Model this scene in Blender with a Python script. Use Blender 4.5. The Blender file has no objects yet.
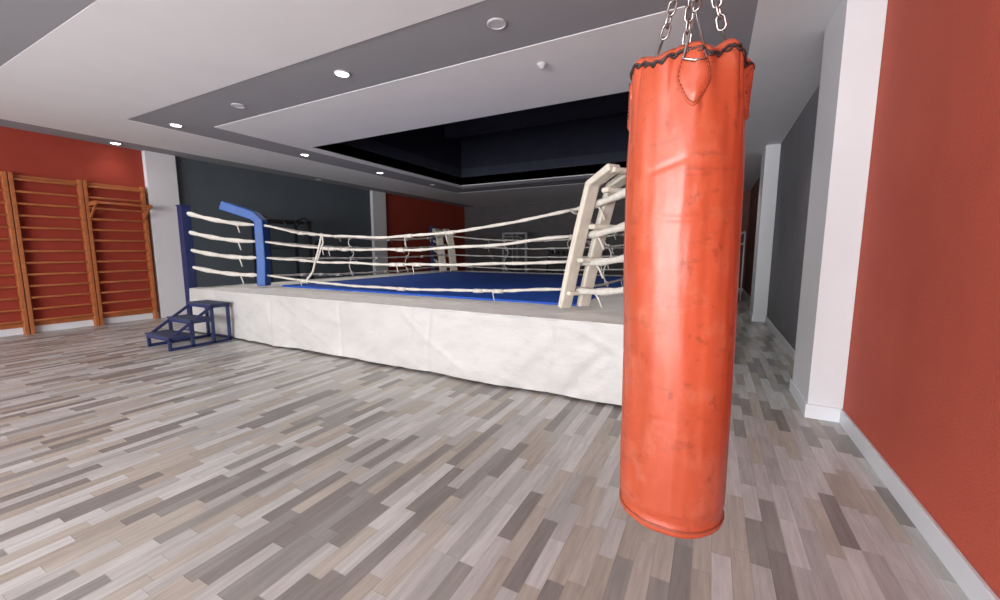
import bpy, bmesh, math, random
from mathutils import Vector, Matrix, noise
random.seed(7)
S = 1.4
sc = bpy.context.scene
sc.view_settings.view_transform = 'Standard'
sc.view_settings.look = 'None'
sc.view_settings.exposure = 0.0

def lin(c):
    o = []
    for v in c[:3]:
        v /= 255.0
        o.append(v/12.92 if v <= 0.04045 else ((v+0.055)/1.055)**2.4)
    return (o[0], o[1], o[2], 1)

# ---------------- materials ----------------
def mat(name, col, rough=0.6, metal=0.0, var=0.0, vscale=4.0, bump=0.0, bscale=60.0, spec=0.5, stretch=(1,1,1), emis=None):
    m = bpy.data.materials.new(name); m.use_nodes = True
    nt = m.node_tree; N = nt.nodes; L = nt.links
    b = N['Principled BSDF']
    b.inputs['Roughness'].default_value = rough
    b.inputs['Metallic'].default_value = metal
    b.inputs['Specular IOR Level'].default_value = spec
    c = lin(col)
    b.inputs['Base Color'].default_value = c
    tc = N.new('ShaderNodeTexCoord'); mp = N.new('ShaderNodeMapping')
    mp.inputs['Scale'].default_value = stretch
    L.new(tc.outputs['Object'], mp.inputs['Vector'])
    if var > 0:
        n = N.new('ShaderNodeTexNoise'); n.inputs['Scale'].default_value = vscale; n.inputs['Detail'].default_value = 5
        r = N.new('ShaderNodeValToRGB')
        r.color_ramp.elements[0].position = 0.3; r.color_ramp.elements[1].position = 0.7
        r.color_ramp.elements[0].color = tuple(max(0, x*(1-var)) for x in c[:3])+(1,)
        r.color_ramp.elements[1].color = tuple(min(1, x*(1+var)) for x in c[:3])+(1,)
        L.new(mp.outputs['Vector'], n.inputs['Vector']); L.new(n.outputs['Fac'], r.inputs['Fac']); L.new(r.outputs['Color'], b.inputs['Base Color'])
    if bump > 0:
        n2 = N.new('ShaderNodeTexNoise'); n2.inputs['Scale'].default_value = bscale; n2.inputs['Detail'].default_value = 4
        bp = N.new('ShaderNodeBump'); bp.inputs['Strength'].default_value = bump; bp.inputs['Distance'].default_value = 0.02
        L.new(mp.outputs['Vector'], n2.inputs['Vector']); L.new(n2.outputs['Fac'], bp.inputs['Height']); L.new(bp.outputs['Normal'], b.inputs['Normal'])
    if emis:
        b.inputs['Emission Color'].default_value = (emis[0], emis[1], emis[2], 1)
        b.inputs['Emission Strength'].default_value = emis[3]
    return m

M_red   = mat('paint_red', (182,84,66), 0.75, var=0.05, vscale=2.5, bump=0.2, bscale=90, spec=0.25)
M_redl  = mat('paint_red_baked_shade', (146,58,44), 0.8, var=0.06, vscale=2.5, bump=0.3, bscale=90, spec=0.2)  # same red as right wall, darkened in colour for the left wall's weaker light
M_grey  = mat('paint_slate', (118,118,122), 0.8, var=0.06, vscale=2, bump=0.3, bscale=90, spec=0.25)
M_slate = mat('paint_dark_slate', (80,88,94), 0.8, var=0.06, vscale=2, bump=0.3, bscale=90, spec=0.25)
M_white = mat('paint_white', (208,208,211), 0.6, var=0.02, vscale=2, bump=0.1, bscale=90)
M_base  = mat('baseboard_white', (210,212,216), 0.4)
M_ceilw = mat('ceiling_white', (226,225,228), 0.85, var=0.02, vscale=1.5, spec=0.2)
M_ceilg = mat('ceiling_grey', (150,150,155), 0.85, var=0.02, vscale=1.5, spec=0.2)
M_navy  = mat('paint_navy', (36,39,52), 0.8, var=0.1, spec=0.2)
M_navy2 = mat('paint_navy_beam', (50,53,66), 0.8, var=0.1, spec=0.2)
M_back  = mat('paint_back', (92,88,90), 0.8, var=0.1, spec=0.2)
M_brown = mat('paint_brown', (112,78,70), 0.8, var=0.1, spec=0.2)
M_wood  = mat('bars_wood', (160,92,50), 0.45, var=0.2, vscale=6, stretch=(4,1,4))
M_vinyl = mat('apron_vinyl', (180,179,176), 0.45, var=0.07, vscale=2.2, bump=0.7, bscale=4, stretch=(1,1,1.6))
M_ledge = mat('ledge_vinyl', (238,236,231), 0.6, var=0.05, vscale=5, bump=0.4, bscale=9)
M_canvas= mat('canvas_blue', (26,84,184), 0.7, var=0.12, vscale=5, bump=0.3, bscale=20)
M_rope  = mat('rope_white', (200,196,187), 0.6, var=0.1, vscale=20, bump=0.4, bscale=50)
M_pad   = mat('pad_white', (206,200,186), 0.5, var=0.08, vscale=8, bump=0.4, bscale=12)
M_bpad  = mat('pad_blue', (28,78,150), 0.5, var=0.1, vscale=8, bump=0.3, bscale=12)
M_rpad  = mat('pad_red', (180,40,30), 0.45, var=0.1, vscale=8, bump=0.3, bscale=12)
M_bsteel= mat('steel_blue', (30,42,84), 0.4, var=0.1, vscale=8)
M_tread = mat('tread_dark', (46,54,80), 0.7, var=0.15, vscale=12)
M_black = mat('black_paint', (18,18,20), 0.5)
M_mgrey = mat('machine_grey', (150,150,154), 0.5)
M_steel = mat('galvanised_steel', (170,168,165), 0.3, metal=1.0, var=0.1, vscale=20)
M_lace  = mat('lace_dark', (48,34,34), 0.6)
M_frame = mat('window_frame', (230,230,232), 0.4)
M_lampon= mat('lamp_glow', (255,250,240), 0.4, emis=(1,0.96,0.9,20))
M_plast = mat('plastic_white', (190,190,193), 0.6)

def leather():
    m = mat('bag_leather', (164,70,44), 0.34, var=0.13, vscale=2.5, bump=0.2, bscale=10, stretch=(1,1,0.5))
    nt=m.node_tree;N=nt.nodes;L=nt.links;b=N['Principled BSDF']
    src=b.inputs['Base Color'].links[0].from_socket
    tc=[n for n in N if n.type=='TEX_COORD'][0]
    n=N.new('ShaderNodeTexNoise'); n.inputs['Scale'].default_value=7; n.inputs['Detail'].default_value=8; n.inputs['Roughness'].default_value=0.7
    L.new(tc.outputs['Object'],n.inputs['Vector'])
    r=N.new('ShaderNodeValToRGB'); r.color_ramp.elements[0].position=0.50; r.color_ramp.elements[1].position=0.76
    r.color_ramp.elements[0].color=(0,0,0,1); r.color_ramp.elements[1].color=(0.65,0.65,0.65,1)
    L.new(n.outputs['Fac'],r.inputs['Fac'])
    mx=N.new('ShaderNodeMix'); mx.data_type='RGBA'
    L.new(r.outputs['Color'],mx.inputs[0]); L.new(src,mx.inputs[6]); mx.inputs[7].default_value=lin((182,106,82))
    prev=mx.outputs[2]
    # dark scuffs: specks + short rubbed streaks
    for scl,st,p0,p1,amt in ((26,(1,1,1),0.61,0.70,0.5),(9,(1,1,4.0),0.62,0.70,0.35),(60,(1,1,1),0.66,0.72,0.4)):
        mp=N.new('ShaderNodeMapping'); mp.inputs['Scale'].default_value=st; L.new(tc.outputs['Object'],mp.inputs['Vector'])
        n3=N.new('ShaderNodeTexNoise'); n3.inputs['Scale'].default_value=scl; n3.inputs['Detail'].default_value=5
        L.new(mp.outputs[0],n3.inputs['Vector'])
        r3=N.new('ShaderNodeValToRGB'); r3.color_ramp.elements[0].position=p0; r3.color_ramp.elements[1].position=p1
        r3.color_ramp.elements[0].color=(0,0,0,1); r3.color_ramp.elements[1].color=(amt,amt,amt,1)
        L.new(n3.outputs['Fac'],r3.inputs['Fac'])
        mx2=N.new('ShaderNodeMix'); mx2.data_type='RGBA'
        L.new(r3.outputs['Color'],mx2.inputs[0]); L.new(prev,mx2.inputs[6]); mx2.inputs[7].default_value=lin((110,50,38)); prev=mx2.outputs[2]
    L.new(prev,b.inputs['Base Color'])
    rg=N.new('ShaderNodeMapRange'); rg.inputs[3].default_value=0.24; rg.inputs[4].default_value=0.46; L.new(n.outputs['Fac'],rg.inputs[0]); L.new(rg.outputs[0],b.inputs['Roughness'])
    return m
M_leath = leather()
M_seam = mat('leather_seam', (130,58,40), 0.5)

def floor_mat():
    m=bpy.data.materials.new('laminate_floor'); m.use_nodes=True
    nt=m.node_tree;N=nt.nodes;L=nt.links;b=N['Principled BSDF']
    tc=N.new('ShaderNodeTexCoord'); sp=N.new('ShaderNodeSeparateXYZ'); L.new(tc.outputs['Object'],sp.inputs[0])
    def mth(op,a,bv=None):
        n=N.new('ShaderNodeMath'); n.operation=op
        for i,v in enumerate((a,bv)):
            if v is None: continue
            if isinstance(v,(int,float)): n.inputs[i].default_value=v
            else: L.new(v,n.inputs[i])
        return n.outputs[0]
    xs=mth('DIVIDE',sp.outputs['X'],0.078)
    row=mth('FLOOR',xs); fx=mth('FRACT',xs)
    w1=N.new('ShaderNodeTexWhiteNoise'); w1.noise_dimensions='1D'; L.new(row,w1.inputs['W'])
    w2=N.new('ShaderNodeTexWhiteNoise'); w2.noise_dimensions='1D'; L.new(mth('ADD',row,331.7),w2.inputs['W'])
    ln=mth('ADD',mth('MULTIPLY',w2.outputs['Value'],0.22),0.30)
    ys=mth('ADD',mth('DIVIDE',sp.outputs['Y'],ln),mth('MULTIPLY',w1.outputs['Value'],37.0))
    cell=mth('FLOOR',ys); fy=mth('FRACT',ys)
    cb=N.new('ShaderNodeCombineXYZ'); L.new(row,cb.inputs[0]); L.new(cell,cb.inputs[1])
    w3=N.new('ShaderNodeTexWhiteNoise'); w3.noise_dimensions='3D'; L.new(cb.outputs[0],w3.inputs['Vector'])
    r=N.new('ShaderNodeValToRGB'); cr=r.color_ramp; cr.interpolation='CONSTANT'
    cols=[(190,190,187),(172,171,168),(146,144,139),(182,181,178),(168,161,150),(134,130,126),(196,196,194),(178,172,162)]
    cr.elements[0].position=0; cr.elements[0].color=lin(cols[0]); cr.elements[1].position=1/8; cr.elements[1].color=lin(cols[1])
    for i in range(2,8):
        e=cr.elements.new(i/8); e.color=lin(cols[i])
    L.new(w3.outputs['Value'],r.inputs['Fac'])
    mp=N.new('ShaderNodeMapping'); mp.inputs['Scale'].default_value=(40,3.5,1); L.new(tc.outputs['Object'],mp.inputs['Vector'])
    ad=N.new('ShaderNodeVectorMath'); ad.operation='ADD'; L.new(mp.outputs[0],ad.inputs[0]); 
    sc3=N.new('ShaderNodeVectorMath'); sc3.operation='SCALE'; L.new(w3.outputs['Color'],sc3.inputs[0]); sc3.inputs['Scale'].default_value=50; L.new(sc3.outputs[0],ad.inputs[1])
    g=N.new('ShaderNodeTexNoise'); g.inputs['Scale'].default_value=1; g.inputs['Detail'].default_value=5; g.inputs['Roughness'].default_value=0.65; L.new(ad.outputs[0],g.inputs['Vector'])
    gr=N.new('ShaderNodeMapRange'); gr.inputs[1].default_value=0.25; gr.inputs[2].default_value=0.75; gr.inputs[3].default_value=0.74; gr.inputs[4].default_value=1.14
    L.new(g.outputs['Fac'],gr.inputs[0])
    e1=mth('GREATER_THAN',fx,0.03); e2=mth('GREATER_THAN',mth('MULTIPLY',fy,ln),0.003)
    ed=mth('ADD',mth('MULTIPLY',mth('MULTIPLY',e1,e2),0.25),0.75)
    f=mth('MULTIPLY',gr.outputs[0],ed)
    vm=N.new('ShaderNodeVectorMath'); vm.operation='SCALE'; L.new(r.outputs['Color'],vm.inputs[0]); L.new(f,vm.inputs['Scale'])
    L.new(vm.outputs[0],b.inputs['Base Color'])
    rr=N.new('ShaderNodeMapRange'); rr.inputs[3].default_value=0.26; rr.inputs[4].default_value=0.42; L.new(g.outputs['Fac'],rr.inputs[0])
    L.new(rr.outputs[0],b.inputs['Roughness'])
    bp=N.new('ShaderNodeBump'); bp.inputs['Strength'].default_value=0.12; bp.inputs['Distance'].default_value=0.003
    L.new(f,bp.inputs['Height']); L.new(bp.outputs[0],b.inputs['Normal'])
    return m
M_floor=floor_mat()

# ---------------- mesh builder ----------------
class B:
    def __init__(s,name,mats,parent=None,smooth=False):
        s.bm=bmesh.new(); s.name=name; s.mats=mats if isinstance(mats,list) else [mats]; s.parent=parent; s.smooth=smooth
    def box(s,x0,x1,y0,y1,z0,z1,mi=0):
        v=[s.bm.verts.new(p) for p in ((x0,y0,z0),(x1,y0,z0),(x1,y1,z0),(x0,y1,z0),(x0,y0,z1),(x1,y0,z1),(x1,y1,z1),(x0,y1,z1))]
        for q in ((3,2,1,0),(4,5,6,7),(0,1,5,4),(1,2,6,5),(2,3,7,6),(3,0,4,7)):
            f=s.bm.faces.new([v[i] for i in q]); f.material_index=mi
        return s
    def bar(s,a,b,w,t,mi=0,up=Vector((0,0,1))):
        a=Vector(a);b=Vector(b);d=(b-a).normalized()
        if abs(d.dot(up))>0.99: up=Vector((0,1,0))
        sd=d.cross(up).normalized(); u=sd.cross(d).normalized()
        vs=[]
        for p in (a,b):
            for sx,sy in ((-1,-1),(1,-1),(1,1),(-1,1)):
                vs.append(s.bm.verts.new(p+sd*sx*w/2+u*sy*t/2))
        for q in ((0,1,2,3),(7,6,5,4),(0,4,5,1),(1,5,6,2),(2,6,7,3),(3,7,4,0)):
            f=s.bm.faces.new([vs[i] for i in q]); f.material_index=mi
        return s
    def tube(s,pts,r,seg=10,mi=0,closed=False,sm=True):
        pts=[Vector(p) for p in pts]; n=len(pts); rings=[]
        rf=r if callable(r) else (lambda i:r)
        prev=None
        for i,p in enumerate(pts):
            if closed: t=(pts[(i+1)%n]-pts[i-1]).normalized()
            else: t=(pts[min(i+1,n-1)]-pts[max(i-1,0)]).normalized()
            if prev is None:
                up=Vector((0,0,1)) if abs(t.z)<0.9 else Vector((1,0,0))
                prev=t.cross(up).normalized()
            prev=(prev-t*prev.dot(t)).normalized(); c=t.cross(prev)
            rings.append([s.bm.verts.new(p+(prev*math.cos(2*math.pi*k/seg)+c*math.sin(2*math.pi*k/seg))*rf(i)) for k in range(seg)])
        rng=range(n) if closed else range(n-1)
        for i in rng:
            A=rings[i];C=rings[(i+1)%n]
            for k in range(seg):
                f=s.bm.faces.new((A[k],A[(k+1)%seg],C[(k+1)%seg],C[k])); f.material_index=mi; f.smooth=sm
        if not closed:
            for R in (list(reversed(rings[0])),rings[-1]):
                f=s.bm.faces.new(R); f.material_index=mi
        return s
    def done(s,bevel=0,segs=2,recalc=True):
        if recalc: bmesh.ops.recalc_face_normals(s.bm,faces=s.bm.faces[:])
        me=bpy.data.meshes.new(s.name); s.bm.to_mesh(me); s.bm.free()
        for m in s.mats: me.materials.append(m)
        o=bpy.data.objects.new(s.name,me); sc.collection.objects.link(o)
        if s.smooth:
            for p in me.polygons: p.use_smooth=True
        if bevel:
            md=o.modifiers.new('bevel','BEVEL'); md.width=bevel; md.segments=segs; md.limit_method='ANGLE'
        if s.parent: o.parent=s.parent
        return o
def empty(name,loc=(0,0,0)):
    e=bpy.data.objects.new(name,None); e.empty_display_size=0.2; sc.collection.objects.link(e); return e

# ---------------- room ----------------
XL,XR=-7.26*S,0.727*S
YB,YF=-4.2*S,11.3*S
ZC=2.40*S
ZT=ZC+1.9
b=B('floor',M_floor); b.box(XL-0.2,XR+0.2,YB-0.2,YF+0.2,-0.1,0); b.done()

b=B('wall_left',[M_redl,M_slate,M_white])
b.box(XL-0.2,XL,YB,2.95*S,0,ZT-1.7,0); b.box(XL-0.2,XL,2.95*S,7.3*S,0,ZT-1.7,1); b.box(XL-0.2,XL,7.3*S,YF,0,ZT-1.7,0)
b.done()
for y0,y1 in ((2.85,3.22),(7.17,7.6)):
    b=B('trim_pilaster_left',M_white); b.box(XL+0.001,XL+0.12,y0*S,y1*S,0.001,ZC-0.001); b.done(0.004)
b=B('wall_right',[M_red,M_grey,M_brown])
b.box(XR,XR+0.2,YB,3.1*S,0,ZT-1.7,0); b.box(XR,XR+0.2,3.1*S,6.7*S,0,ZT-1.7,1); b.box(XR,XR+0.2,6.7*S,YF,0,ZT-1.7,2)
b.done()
for y0,y1 in ((2.90,3.42),(6.6,7.1)):
    b=B('trim_pilaster_right',[M_white,M_base]); b.box(0.56*S,XR-0.001,y0*S,y1*S,0.001,ZC-0.001,0)
    b.box(0.56*S-0.015,XR-0.001,y0*S-0.015,y1*S+0.015,0.001,0.12,1); b.done(0.004)
b=B('wall_back',[M_back,M_brown]); b.box(XL-0.2,-0.4*S,YF,YF+0.2,0,ZT-1.7,0); b.box(-0.4*S,XR+0.2,YF,YF+0.2,0,ZT-1.7,1); b.done()
b=B('wall_front',M_white)
wins=[(-9.8,-7.2),(-6.6,-4.0),(-3.4,-1.1),(-0.8,0.9)]
wz0,wz1=0.3,3.1
xs=[XL-0.2]
for a,c in wins: xs+= [a,c]
xs.append(XR+0.2)
for i in range(0,len(xs),2): b.box(xs[i],xs[i+1],YB-0.2,YB,0,ZT-1.7)
for a,c in wins:
    b.box(a,c,YB-0.2,YB,0,wz0); b.box(a,c,YB-0.2,YB,wz1,ZT-1.7)
b.done()
for i,(a,c) in enumerate(wins):
    b=B('window_%d'%(i+1),M_frame)
    t=0.06;y0,y1=YB-0.13,YB-0.07
    b.box(a,a+t,y0,y1,wz0,wz1);b.box(c-t,c,y0,y1,wz0,wz1);b.box(a+t,c-t,y0,y1,wz0,wz0+t);b.box(a+t,c-t,y0,y1,wz1-t,wz1)
    m_=(a+c)/2; b.box(m_-0.03,m_+0.03,y0,y1,wz0+t,wz1-t)
    b.done()
    L=bpy.data.lights.new('daylight_%d'%(i+1),'AREA'); L.shape='RECTANGLE'; L.size=(c-a)-0.1; L.size_y=wz1-wz0-0.1
    L.energy=(80,130,198,182)[i]*(c-a); L.color=(0.97,0.99,1.0)
    o=bpy.data.objects.new('daylight_%d'%(i+1),L); o.location=((a+c)/2,YB-0.25,(wz0+wz1)/2); o.rotation_euler=(math.radians(90),0,0)
    sc.collection.objects.link(o)

b=B('baseboard_left',M_base); b.box(XL,XL+0.02,YB,2.85*S,0,0.12);b.box(XL,XL+0.02,3.22*S,7.17*S,0,0.12); b.done(0.004)
b=B('baseboard_right',M_base); b.box(XR-0.02,XR,YB,2.9*S-0.015,0,0.12);b.box(XR-0.02,XR,3.42*S+0.015,6.6*S-0.015,0,0.12); b.box(XR-0.02,XR,7.1*S+0.015,YF,0,0.12);b.done(0.004)
b=B('baseboard_back',M_base); b.box(XL,XR-0.02,YF-0.02,YF,0,0.12); b.done(0.004)

# ---------------- ceiling ----------------
def frame(b,o,i,z0,z1,mi):
    ox0,ox1,oy0,oy1=o; ix0,ix1,iy0,iy1=i
    b.box(ox0,ox1,oy0,iy0,z0,z1,mi); b.box(ox0,ox1,iy1,oy1,z0,z1,mi)
    b.box(ox0,ix0,iy0,iy1,z0,z1,mi); b.box(ix1,ox1,iy0,iy1,z0,z1,mi)
b=B('ceiling',[M_ceilw,M_ceilg,M_navy,M_navy2])
ZR=ZC+0.006; ZS=ZC+0.25
sr=lambda *a: tuple(v*S for v in a)
R0=(-6.85*S,XR,1.11*S,YF)
R1=sr(-5.68,0.15,2.13,8.5); R2=sr(-5.14,-0.22,2.72,7.95); R3=sr(-4.97,-0.4,3.85,7.62)
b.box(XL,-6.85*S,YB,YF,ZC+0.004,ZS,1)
b.box(-6.85*S,XR,YB,0.3*S,ZC,ZS,0)
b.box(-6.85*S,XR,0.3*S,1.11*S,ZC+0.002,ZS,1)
frame(b,R0,R1,ZC,ZS,0)
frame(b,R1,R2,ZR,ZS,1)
frame(b,R2,R3,ZC,ZS,0)
x0,x1,y0,y1=R3; zt=ZC+1.6
frame(b,(x0-0.1,x1+0.1,y0-0.1,y1+0.1),(x0,x1,y0,y1),ZC+0.02,zt,2)
b.box(x0-0.1,x1+0.1,y0-0.1,y1+0.1,zt,zt+0.1,2)
for k in range(4):
    yy=y0+(k+0.8)*(y1-y0)/4.4; b.box(x0,x1,yy-0.12,yy+0.12,zt-0.35,zt,3)
b.box(x0,x0+0.03,y0,y1,ZC+0.25,ZC+0.5,3); b.box(x0,x1,y1-0.03,y1,ZC+0.25,ZC+0.5,3)
b.done()

def downlight(x,y,z,on=True,r=0.085,pw=50):
    b=B('ceiling_downlight',[M_plast,M_lampon if on else M_plast])
    seg=32
    def ring(rr,zz): return [b.bm.verts.new((x+rr*math.cos(2*math.pi*k/seg),y+rr*math.sin(2*math.pi*k/seg),zz)) for k in range(seg)]
    R=[ring(r,z),ring(r,z-0.010),ring(r*0.86,z-0.014),ring(r*0.82,z-0.008)]
    for i in range(3):
        for k in range(seg): b.bm.faces.new((R[i][k],R[i][(k+1)%seg],R[i+1][(k+1)%seg],R[i+1][k]))
    f=b.bm.faces.new(R[3]); f.material_index=1
    b.bm.faces.new(R[0])
    b.done()
    if on:
        L=bpy.data.lights.new('downlight_lamp','SPOT'); L.energy=pw; L.spot_size=math.radians(120); L.spot_blend=0.8; L.color=(1,0.96,0.9); L.shadow_soft_size=0.08
        o=bpy.data.objects.new('downlight_lamp',L); o.location=(x,y,z-0.04); sc.collection.objects.link(o)
for X,Y,on in ((-5.44,2.48,1),(-4.18,2.45,0),(-2.70,2.42,1),(-1.27,2.37,0),(-5.42,4.09,1),(-5.44,5.64,1),(-5.44,7.2,0),(-0.05,4.09,1),(-0.05,5.64,0),(-0.05,7.2,1)):  # right-hand row is unseen; its lit lamps are added to brighten the ledge
    downlight(X*S,Y*S,ZR,bool(on))
downlight(-7.05*S,2.5*S,ZC+0.004,True,pw=10)
downlight(-7.05*S,5.6*S,ZC+0.004,False)
b=B('motion_sensor',M_plast); cx,cy=-1.22*S,3.0*S
b.tube([(cx,cy,ZC),(cx,cy,ZC-0.02),(cx,cy,ZC-0.03),(cx,cy,ZC-0.055)],lambda i:[0.05,0.05,0.035,0.02][i],20); b.done()

# ---------------- boxing ring ----------------
ring=empty('boxing_ring')
px0,px1,py0,py1=-5.62*S,-0.40*S,2.55*S,7.65*S
pz=0.533*S
b=B('platform_deck',M_black,ring); b.box(px0+0.06,px1-0.06,py0+0.06,py1-0.06,pz-0.14,pz-0.02)
for i in range(5):
    for j in range(4):
        x=px0+0.2+i*(px1-px0-0.4)/4; y=py0+0.14+j*(py1-py0-0.28)/3
        b.box(x-0.04,x+0.04,y-0.04,y+0.04,0,pz-0.14); b.box(x-0.08,x+0.08,y-0.08,y+0.08,0,0.01)
b.done()
def cover():
    b=B('vinyl_top_cover',M_ledge,ring,True)
    nx,ny=110,100; g=[]
    for j in range(ny+1):
        row=[]
        for i in range(nx+1):
            x=px0+(px1-px0)*i/nx; y=py0+(py1-py0)*j/ny
            z=pz-0.008+0.008*noise.noise(Vector((x*2.2,y*2.2,3)))+0.004*noise.noise(Vector((x*7,y*5,9)))
            row.append(b.bm.verts.new((x,y,min(z,pz))))
        g.append(row)
    for j in range(ny):
        for i in range(nx): b.bm.faces.new((g[j][i],g[j][i+1],g[j+1][i+1],g[j+1][i]))
    b.done(recalc=False)
cover()
def apron():
    b=B('vinyl_apron',M_vinyl,ring,True)
    cor=[(px0,py0),(px1,py0),(px1,py1),(px0,py1)]
    zb=0.03; nz=22
    def aoff(k,t,Ld,f):
        sx=t*Ld
        fold=0.026*noise.noise(Vector((sx*1.1+k*31,f*0.8,0)))+0.019*noise.noise(Vector((sx*3.0+f*2.0,f*1.6,5)))+0.010*noise.noise(Vector((sx*8+f*5,f*4,8)))
        rd=1-abs(noise.noise(Vector((sx*1.5-f*1.5,f*1.0+k*5,21))))*2
        ridge=0.011*max(0,rd-0.72)/0.28
        c=((sx+f*0.06*math.sin(sx*5))%1.46)-0.73
        crease=0.011*math.exp(-(c/0.03)**2)
        edge=min(1,min(t,1-t)*20)
        return 0.012+0.03*f+(fold*(0.35+f)*1.1+ridge-crease)*edge*min(1,f*6)
    for k in range(4):
        a=Vector(cor[k]+(0,)); c=Vector(cor[(k+1)%4]+(0,)); d=(c-a); n=320
        out=Vector((d.y,-d.x,0)).normalized()
        g=[]
        for i in range(n+1):
            t=i/n; p=a+d*t; w=[]
            for j in range(nz+1):
                f=j/nz; z=pz+0.004-(pz+0.004-zb)*f
                sx=t*d.length
                o=max(-0.03,aoff(k,t,d.length,f))
                zz=z+(0.014*noise.noise(Vector((sx*1.1,k*9,2))) if j==nz else 0)
                q=p+out*o
                if t==0 or t==1:
                    q=p+out*(0.012+0.03*f)+(d.normalized()*(0.012+0.03*f))*(1 if t==1 else -1)
                w.append(b.bm.verts.new((q.x,q.y,zz)))
            g.append(w)
        for i in range(n):
            for j in range(nz): b.bm.faces.new((g[i][j],g[i+1][j],g[i+1][j+1],g[i][j+1]))
        for q in range(1,3):
            t=q/3+0.013*(q%2); 
            b.tube([a+d*t+out*(aoff(k,t,d.length,f/16)-0.001)+Vector((0,0,pz-(pz-zb)*f/16)) for f in range(17)],0.004,6)
    b.done()
    b=B('apron_edge_roll',M_vinyl,ring,True)
    pts=[]
    for k in range(4):
        a=Vector(cor[k]+(pz-0.004,)); c=Vector(cor[(k+1)%4]+(pz-0.004,))
        for i in range(60):
            p=a.lerp(c,i/60); pts.append(p+Vector((0,0,0.007*noise.noise(p*2)))+Vector((0,0.006,0))*noise.noise(p*5))
    b.tube(pts,lambda i:0.015+0.003*math.sin(i*1.9),8,closed=True); b.done()
apron()
cx0,cx1,cy0,cy1=-4.95*S,-1.0*S,3.28*S,7.1*S
b=B('canvas_mat',M_canvas,ring); b.box(cx0,cx1,cy0,cy1,pz-0.01,pz+0.018); b.done(0.01)

corners=[((-5.0,3.1),(-5.76,2.62),'blue'),((-1.0,3.1),(-0.27,2.60),'white'),((-1.0,7.1),(-0.27,7.6),'red'),((-5.0,7.1),(-5.76,7.6),'white')]
hc=[0.78,0.575,0.375,0.155]; hp=[0.93,0.70,0.48,0.27]; sag=[0.18,0.105,0.05,0.075]
for (c,p,col) in corners:
    b=B('corner_post_'+col,[M_bsteel],ring)
    X,Y=p[0]*S,p[1]*S
    b.box(X-0.07,X+0.07,Y-0.07,Y+0.07,0.0,pz+1.0*S)
    b.box(X-0.08,X+0.08,Y-0.08,Y+0.08,pz+1.0*S,pz+1.0*S+0.02)
    b.box(X-0.12,X+0.12,Y-0.12,Y+0.12,0.0,0.015)
    xi=px0+0.05 if X<-3 else px1-0.05
    b.box(min(X,xi),max(X,xi),Y-0.03,Y+0.03,pz-0.12,pz-0.04)
    b.done(0.006)
def sagline(a,c,s,n=40,seed=0):
    pts=[]
    for i in range(n+1):
        t=i/n; p=a.lerp(c,t); p=p.copy(); p.z-=4*s*t*(1-t)
        p.z+=0.018*noise.noise(Vector((t*9,seed,0))); p+=Vector((0.01,0.01,0))*noise.noise(Vector((t*8,seed+5,3)))
        pts.append(p)
    return pts
ropepts={}
for r in range(4):
    b=B('rope_%d'%(r+1),M_rope,ring)
    for k in range(4):
        c0=corners[k][0]; c1=corners[(k+1)%4][0]
        a=Vector((c0[0]*S,c0[1]*S,pz+hc[r]*S)); c=Vector((c1[0]*S,c1[1]*S,pz+hc[r]*S))
        pts=sagline(a,c,sag[r]*S*(1 if k==0 else 0.75),40,r*7+k*3)
        ropepts[(k,r)]=pts
        b.tube(pts,lambda i:0.0185+0.004*math.sin(i*2.3+r),8)
        for q in range(4):
            i0=random.randint(3,34)
            b.tube([pp+Vector((0,0,-0.004)) for pp in pts[i0:i0+2]],0.027,8)
            m_=pts[i0]
            if q<2: b.tube([m_,m_+Vector((0.01,-0.01,-0.05)),m_+Vector((0.03,-0.01,-0.09-0.05*random.random()))],0.007,5)
    b.done()
for (c,p,col) in corners:
    b=B('turnbuckle_covers_'+col,M_rope,ring)
    for r in range(4):
        a=Vector((p[0]*S,p[1]*S,pz+hp[r]*S)); e=Vector((c[0]*S,c[1]*S,pz+hc[r]*S))
        pts=[]
        for i in range(13):
            t=i/12; q=a.lerp(e,t); q.z-=0.05*4*t*(1-t); pts.append(q)
        b.tube(pts,lambda i:0.016 if i<1 or i>10 else 0.036+0.007*math.sin(i*1.7+r),10)
        m_=pts[8]; b.tube([m_,m_+Vector((0.05,0.0,-0.07)),m_+Vector((0.09,0.0,-0.16))],0.012,6)
    b.done()
def tie(b,k,t):
    P=[ropepts[(k,r)][int(t*40)] for r in range(4)]
    pts=[]
    for i in range(3):
        for j in range(6):
            s=j/6; q=P[i].lerp(P[i+1],s); d=0.05*math.sin(s*math.pi)*(1 if i%2 else -1)
            q=q+Vector((d,d*0.4,0)); pts.append(q)
    pts.append(P[3]); pts.append(P[3]+Vector((0.02,0,-0.05)))
    b.tube(pts,0.012,6)
    for q in P: b.tube([q+Vector((-0.03,0,0)),q+Vector((0.03,0,0))],0.034,8)
b=B('rope_ties',M_rope,ring)
for k in range(1,4):
    for t in (0.33,0.67): tie(b,k,t)
P=ropepts[(0,0)][11]; Q=ropepts[(0,3)][8]; W=ropepts[(0,2)][10]
b.tube([P+Vector((0,0,0.03)),P,P+Vector((-0.02,-0.02,-0.12)),P+Vector((-0.07,-0.02,-0.24)),W+Vector((-0.02,-0.02,0.0)),W.lerp(Q,0.5)+Vector((0.03,0,0)),Q,Q+Vector((0.02,0,-0.04))],0.017,8)
b.tube([P+Vector((0.02,0,0)),P+Vector((0.05,-0.02,-0.12)),P+Vector((-0.03,-0.02,-0.26)),W],0.013,8)
b.done()
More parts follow.
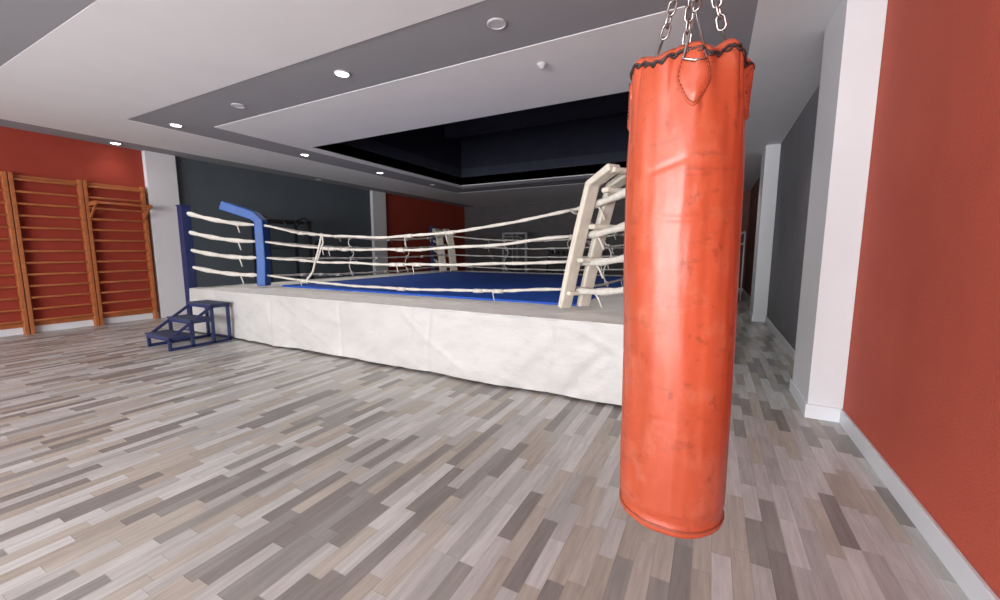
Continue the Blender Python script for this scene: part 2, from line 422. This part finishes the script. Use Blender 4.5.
def pad(c,p,path,w,th,m,name,split=False):
    b=B(name,m,ring)
    C=Vector((c[0]*S,c[1]*S,0)); P=Vector((p[0]*S,p[1]*S,0)); D=P-C; d=D.normalized(); sd=Vector((-d.y,d.x,0))
    pts=[C+D*s+Vector((0,0,pz+0.03+z*S)) for s,z in path]
    offs=[0] if not split else [-w*0.34,w*0.34]
    ww=w if not split else w*0.40
    n=len(pts)
    for o in offs:
        ringv=[]
        for i in range(n):
            t=(pts[min(i+1,n-1)]-pts[max(i-1,0)]).normalized(); nn=t.cross(sd).normalized()
            q=pts[i]+sd*o
            ringv.append([b.bm.verts.new(q+sd*ww/2*x+nn*th/2*y) for x,y in ((-1,-1),(1,-1),(1,1),(-1,1))])
        for i in range(n-1):
            for k in range(4): b.bm.faces.new((ringv[i][k],ringv[i][(k+1)%4],ringv[i+1][(k+1)%4],ringv[i+1][k]))
        b.bm.faces.new(ringv[0]); b.bm.faces.new(ringv[-1])
    if split:
        for f in (0.12,0.38,0.62,0.86,0.98):
            q=pts[0].lerp(pts[-1],f); b.bar(q-sd*w*0.42,q+sd*w*0.42,0.09,th*0.7)
    return b.done(0.018,3)
pad(corners[0][0],corners[0][1],[(0.02,0),(0,0.3),(0,0.6),(0.0,0.80),(0.08,0.87),(0.48,0.99)],0.22,0.15,M_bpad,'corner_pad_blue')
pad(corners[1][0],corners[1][1],[(0.07,0),(0.17,0.3),(0.28,0.6),(0.40,0.90),(0.64,0.98)],0.38,0.07,M_pad,'corner_pad_white_near',True)
pad(corners[3][0],corners[3][1],[(-0.05,0),(0.05,0.3),(0.14,0.6),(0.22,0.82),(0.45,0.88)],0.50,0.12,M_pad,'corner_pad_white_far',True)
pad(corners[2][0],corners[2][1],[(0,0),(0,0.4),(0,0.80),(0.08,0.87),(0.48,0.97)],0.20,0.11,M_rpad,'corner_pad_red')

# ---------------- steps ----------------
st=empty('ring_steps')
sx0,sx1=-5.16*S,-4.70*S
ys=[1.90*S,2.10*S,2.30*S,2.49*S]; zs=[0.14*S,0.28*S,0.42*S]
b=B('steps_frame',M_bsteel,st)
for x in (sx0+0.02,sx1-0.02):
    b.bar((x,ys[0]+0.02,0.02),(x,ys[3]-0.02,0.02),0.04,0.04)
    for k in range(3):
        b.bar((x,ys[k]+0.02,zs[k]-0.03),(x,ys[k+1]+(0.0 if k<2 else -0.02),zs[k]-0.03),0.04,0.04)
        b.bar((x,ys[k]+0.02,0.0),(x,ys[k]+0.02,zs[k]-0.03),0.04,0.04)
    b.bar((x,ys[3]-0.02,0.0),(x,ys[3]-0.02,zs[2]-0.03),0.04,0.04)
    b.bar((x,ys[0]+0.02,zs[0]-0.03),(x,ys[2]+0.02,zs[2]-0.03),0.035,0.035)
for k in range(3):
    b.bar((sx0,ys[k]+0.02,zs[k]-0.03),(sx1,ys[k]+0.02,zs[k]-0.03),0.04,0.05)
b.bar((sx0,ys[3]-0.02,zs[2]-0.03),(sx1,ys[3]-0.02,zs[2]-0.03),0.04,0.04)
b.bar((sx0,ys[3]-0.02,0.05),(sx1,ys[3]-0.02,0.05),0.03,0.03)
b.done(0.004)
b=B('steps_treads',M_tread,st)
for k in range(3): b.box(sx0-0.01,sx1+0.01,ys[k]-0.01,ys[k+1]+0.01,zs[k]-0.012,zs[k]+0.012)
b.done(0.004)

# ---------------- wall bars ----------------
def wallbars(y0,y1,ztop,extra):
    b=B('wall_bars',M_wood)
    xw=XL+0.022
    for y in (y0,y1):
        b.box(xw,xw+0.11,y-0.025,y+0.025,0.0,ztop)
    n=13
    for i in range(n):
        z=0.22+i*(ztop-0.32)/(n-1)
        b.tube([(xw+0.075,y0,z),(xw+0.075,y1,z)],0.02,10)
    b.box(xw,xw+0.02,y0,y1,ztop-0.1,ztop-0.02); b.box(xw,xw+0.02,y0,y1,0.12,0.2)
    if extra:
        z=ztop-0.42
        for y in (y0+0.03,y1-0.03):
            b.bar((xw+0.1,y,z),(xw+0.42,y,z+0.02),0.035,0.06)
            b.bar((xw+0.1,y,z-0.22),(xw+0.36,y,z),0.03,0.03)
        b.tube([(xw+0.40,y0,z+0.02),(xw+0.40,y1,z+0.02)],0.02,10)
        b.bar((xw+0.28,y0,z+0.03),(xw+0.28,y1,z+0.03),0.12,0.03)
    return b.done(0.004)
zt_=1.89*S
wallbars(2.19*S,2.79*S,zt_,True)
wallbars(1.57*S,2.145*S,zt_,False)
wallbars(0.95*S,1.525*S,zt_,False)

# ---------------- punching bag ----------------
bag=empty('punching_bag')
BX,BY=-0.085,1.42
z0,z1=0.515,1.945; R=0.163
def ctr(z):
    f=(z-z0)/(z1-z0); return BX+0.006-0.022*f
def bagr(th,z):
    f=(z-z0)/(z1-z0)
    r=R*(1.0+0.035*math.sin(f*math.pi))
    if f<0.5: r*=1+0.02*(0.5-f)
    g=max(0,(f-0.78)/0.22)
    r-=0.003*g
    r+=0.007*g*g*math.sin(th*9+2.2*noise.noise(Vector((math.cos(th)*1.2,math.sin(th)*1.2,1))))+0.015*g*noise.noise(Vector((math.cos(th)*2.5,math.sin(th)*2.5,z*3)))
    pk=1-abs(math.sin(th*5.5+1.5*noise.noise(Vector((math.cos(th)*2,math.sin(th)*2,z*1.5)))))
    g2=max(0,(f-0.82)/0.18)
    r-=0.008*g2*pk**4
    r+=0.0018*noise.noise(Vector((math.cos(th)*5,math.sin(th)*5,z*0.9)))
    r+=0.008*noise.noise(Vector((math.cos(th)*1.5,math.sin(th)*1.5,z*1.6)))+0.0018*noise.noise(Vector((math.cos(th)*6,math.sin(th)*6,z*5)))
    for zc,am,wd in ((0.24,0.002,0.006),(0.36,0.002,0.005),(0.52,0.002,0.006),(0.70,0.0025,0.007),(0.79,0.002,0.006)):
        q=f-zc-0.02*math.sin(th*2+zc*20); r-=am*math.exp(-(q/wd)**2)*max(0,math.sin(th*1.5+zc*9))
    r-=0.005*math.exp(-((f-0.03)/0.012)**2)
    return r
def toplift(th): return 0.026*noise.noise(Vector((math.cos(th)*1.8+3,math.sin(th)*1.8,7)))+0.007*math.sin(th*7)
def bagpt(th,z,off=0):
    f=(z-z0)/(z1-z0)
    zz=z+toplift(th)*max(0,(f-0.8)/0.2)
    r=bagr(th,z)+off
    return Vector((ctr(z)+r*math.cos(th),BY+r*math.sin(th),zz))
b=B('leather_body',M_leath,bag,True)
seg,nz=180,240; G=[]
for rr,dz in ((0.0,-0.030),(0.35,-0.029),(0.6,-0.025),(0.8,-0.016),(0.93,-0.006)):
    if rr==0: G.append([b.bm.verts.new((ctr(z0),BY,z0+dz))]); continue
    G.append([b.bm.verts.new(Vector((ctr(z0),BY,0))+Vector((math.cos(2*math.pi*k/seg),math.sin(2*math.pi*k/seg),0))*bagr(2*math.pi*k/seg,z0)*rr+Vector((0,0,z0+dz))) for k in range(seg)])
for j in range(nz+1):
    z=z0+0.006+(z1-z0-0.006)*j/nz
    G.append([b.bm.verts.new(bagpt(2*math.pi*k/seg,z)) for k in range(seg)])
for rr,dz in ((0.94,0.012),(0.85,0.006),(0.7,-0.02),(0.4,-0.04)):
    w=[]
    for k in range(seg):
        th=2*math.pi*k/seg; r=bagr(th,z1)*rr
        w.append(b.bm.verts.new((ctr(z1)+r*math.cos(th),BY+r*math.sin(th),z1+toplift(th)*rr+dz)))
    G.append(w)
G.append([b.bm.verts.new((ctr(z1),BY,z1-0.045))])
for j in range(len(G)-1):
    A,C=G[j],G[j+1]
    for k in range(seg):
        k2=(k+1)%seg
        if len(A)==1: b.bm.faces.new((A[0],C[k2],C[k]))
        elif len(C)==1: b.bm.faces.new((A[k],A[k2],C[0]))
        else: b.bm.faces.new((A[k],A[k2],C[k2],C[k]))
b.done()
b=B('leather_seams',M_seam,bag,True)
ths=math.radians(204)
b.tube([bagpt(ths,z0+0.02+(z1-z0-0.1)*i/80,0.0005) for i in range(81)],0.0032,6)
b.tube([bagpt(2*math.pi*k/96,z0+0.022,-0.0005) for k in range(96)],0.004,6,closed=True)
b.done()
b=B('lacing',M_lace,bag,True)
pts=[]
for k in range(300):
    th=2*math.pi*k/300
    z=z1-0.014+0.006*math.sin(th*34)
    pts.append(bagpt(th,z,0.003+0.002*math.cos(th*34)))
b.tube(pts,0.0032,6,closed=True)
pts=[bagpt(2*math.pi*k/160,z1-0.010+0.003*math.sin(k),0.003) for k in range(160)]
b.tube(pts,0.004,6,closed=True)
b.done()
thf=math.radians(-80)
apex=Vector((ctr(z1)+0.01,BY-0.02,z1+0.42))
for q in range(4):
    th0=thf+q*math.pi/2
    b=B('patch_%d'%(q+1),[M_leath,M_seam],bag,True)
    zc=z1-0.080; n=40
    def outline(s):
        a=2*math.pi*s; w=0.044; hgt=0.080
        x=w*math.sin(a)*(1.0 if math.cos(a)>0 else (0.55+0.45*(1+math.cos(a)))); y=hgt*math.cos(a)
        return x,y
    c_=b.bm.verts.new(bagpt(th0,zc,0.006)); rings=[]
    for sc_,of in ((0.5,0.006),(0.96,0.005),(1.0,0.0),):
        rings.append([])
        for i in range(n):
            x,y=outline(i/n); rings[-1].append(b.bm.verts.new(bagpt(th0+x*sc_/R,zc+y*sc_,of)))
    for i in range(n):
        i2=(i+1)%n; b.bm.faces.new((c_,rings[0][i],rings[0][i2]))
        for j in range(2): b.bm.faces.new((rings[j][i],rings[j+1][i],rings[j+1][i2],rings[j][i2]))
    for i in range(0,72,2):
        p=[bagpt(th0+outline((i+d)/72)[0]*0.88/R,zc+outline((i+d)/72)[1]*0.88,0.0064) for d in (0,0.6,1.2)]
        b.tube(p,0.0018,5,mi=1)
    b.done()
def link(b,c,d,up,L=0.042,W=0.024,r=0.0034):
    d=d.normalized(); sd=d.cross(up).normalized(); pts=[]
    for i in range(20):
        a=2*math.pi*i/20
        x=W/2*math.sin(a); y=(L-W)/2*(1 if math.cos(a)>0 else -1)+W/2*math.cos(a)
        pts.append(c+sd*x+d*y)
    b.tube(pts,r,6,closed=True)
def chain(b,a,e,pitch=0.034):
    d=e-a; n=max(1,round(d.length/pitch)); dn=d.normalized()
    ref=Vector((0.3,0.9,0.2)); u1=dn.cross(ref).normalized(); u2=dn.cross(u1)
    for i in range(n): link(b,a+d*(i+0.5)/n,dn,u1 if i%2 else u2)
b=B('hanging_chains',M_steel,bag,True)
for q in range(4):
    th=thf+q*math.pi/2
    off=0.010 if q==0 else -0.05
    base=bagpt(th,z1-0.03,off)
    top=apex.lerp(base,0.70)
    dz=0 if q==0 else 0.035
    tl=bagpt(th-0.17,z1-0.035+dz,off); tr=bagpt(th+0.17,z1-0.035+dz,off)
    b.tube([top,top.lerp(tl,0.5),tl,bagpt(th,z1-0.045+dz,off),tr,top.lerp(tr,0.5)],0.004,6,closed=True)
    chain(b,top,apex)
b.tube([apex+Vector((0.03*math.sin(a),0,0.03*math.cos(a))) for a in [2*math.pi*i/24 for i in range(24)]],0.006,8,closed=True)
b.tube([apex+Vector((0,0,0.03)),apex+Vector((0,0,0.05)),apex+Vector((0,0,0.09)),apex+Vector((0,0,0.11))],lambda i:[0.008,0.016,0.016,0.008][i],12)
zc_=ZC+0.002 if BY<1.11*S else ZC
chain(b,apex+Vector((0,0,0.10)),Vector((apex.x,apex.y,zc_-0.05)),0.036)
b.tube([(apex.x,apex.y,zc_-0.07),(apex.x,apex.y,zc_-0.012)],0.01,10); b.tube([(apex.x,apex.y,zc_-0.012),(apex.x,apex.y,zc_)],0.06,20)
b.done()

# ---------------- background equipment ----------------
b=B('stair_railing',M_plast)
yy=9.2*S
b.tube([(-0.1*S,yy,0.5+0.9),(0.55*S,yy,1.0+0.9)],0.03,8)
b.tube([(-0.1*S,yy,0.2+0.9),(0.55*S,yy,0.7+0.9)],0.025,8)
for t in (0,0.5,1):
    x=(-0.1+0.65*t)*S; b.tube([(x,yy,0),(x,yy,1.4+0.5*t)],0.02,8)
b.done()
b=B('power_rack',M_black)
rx,ry=-6.72*S,4.15*S; w_,d_,h_=0.55,1.1,2.12
for x in (rx-w_/2,rx+w_/2):
    for y in (ry,ry+d_):
        b.box(x-0.03,x+0.03,y-0.03,y+0.03,0,h_)
    b.box(x-0.03,x+0.03,ry,ry+d_,0,0.06); b.box(x-0.03,x+0.03,ry,ry+d_,h_-0.06,h_)
for y in (ry,ry+d_): 
    b.box(rx-w_/2,rx+w_/2,y-0.03,y+0.03,h_-0.06,h_)
    b.tube([(rx-w_/2-0.1,y,h_+0.0),(rx,y+0.05,h_+0.10),(rx+w_/2+0.12,y,h_-0.02)],0.022,8)
for y in (ry+0.3,ry+0.6,ry+0.85): b.tube([(rx-w_/2,y,h_-0.03),(rx+w_/2+0.15,y,h_-0.03),(rx+w_/2+0.25,y,h_-0.15)],0.02,8)
b.tube([(rx+w_/2+0.05,ry-0.35,1.45),(rx+w_/2+0.05,ry+d_+0.35,1.45)],0.016,8)
for y in (ry-0.25,ry+d_+0.25): b.tube([(rx+w_/2+0.05,y-0.03,1.45),(rx+w_/2+0.05,y+0.03,1.45)],0.21,24)
b.done()
def cable_machine(mx_,my_):
    b=B('cable_machine',[M_mgrey,M_black])
    for x in (mx_-0.5,mx_+0.5): b.box(x-0.04,x+0.04,my_-0.04,my_+0.04,0,2.1); b.box(x-0.04,x+0.04,my_-0.5,my_+0.4,0,0.07)
    b.box(mx_-0.5,mx_+0.5,my_-0.04,my_+0.04,2.02,2.1); b.box(mx_-0.5,mx_+0.5,my_-0.04,my_+0.04,0,0.08)
    for i in range(12): b.box(mx_-0.16,mx_+0.16,my_-0.08,my_+0.08,0.10+i*0.07,0.16+i*0.07,1)
    for x in (mx_-0.1,mx_+0.1): b.tube([(x,my_,0.08),(x,my_,2.02)],0.012,8)
    b.tube([(mx_-0.45,my_-0.3,1.85),(mx_-0.3,my_-0.3,1.92),(mx_+0.3,my_-0.3,1.92),(mx_+0.45,my_-0.3,1.85)],0.018,8)
    b.tube([(mx_,my_-0.3,1.92),(mx_,my_-0.3,2.06),(mx_,my_,2.06)],0.01,8)
    b.box(mx_-0.15,mx_+0.15,my_-1.0,my_-0.6,0.42,0.5,1); b.box(mx_-0.04,mx_+0.04,my_-0.84,my_-0.76,0,0.42); b.box(mx_-0.04,mx_+0.04,my_-0.84,my_,0,0.06)
    b.done(0.004)
cable_machine(-4.95*S,10.3*S)
# dumbbell rack by the back wall
b=B('dumbbell_rack',[M_black,M_mgrey])
dx0,dx1,dy=-4.1*S,-2.6*S,10.7*S
for x in (dx0,(dx0+dx1)/2,dx1):
    b.bar((x,dy-0.25,0),(x,dy+0.2,1.45),0.06,0.06); b.box(x-0.03,x+0.03,dy-0.3,dy+0.3,0,0.06)
for k,z in enumerate((0.45,0.85,1.25)):
    y=dy-0.25+0.45*z/1.45
    b.box(dx0,dx1,y-0.16,y+0.02,z-0.03,z)
    n=9
    for i in range(n):
        x=dx0+0.12+i*(dx1-dx0-0.24)/(n-1)
        b.tube([(x,y-0.19,z+0.07),(x,y-0.11,z+0.07)],0.07,12); b.tube([(x,y-0.03,z+0.07),(x,y+0.05,z+0.07)],0.07,12)
        b.tube([(x,y-0.11,z+0.07),(x,y-0.03,z+0.07)],0.018,8,mi=1)
b.done()

cam=bpy.data.cameras.new('camera'); cam.sensor_width=36; cam.lens=14.4; cam.clip_start=0.02
co=bpy.data.objects.new('camera',cam); co.location=(0,0,S); co.rotation_euler=(math.radians(90-7.1),0,math.radians(27.75)); sc.collection.objects.link(co); sc.camera=co
w=bpy.data.worlds.new('world'); sc.world=w; w.use_nodes=True
w.node_tree.nodes['Background'].inputs['Color'].default_value=(0.75,0.87,1,1); w.node_tree.nodes['Background'].inputs['Strength'].default_value=1.0
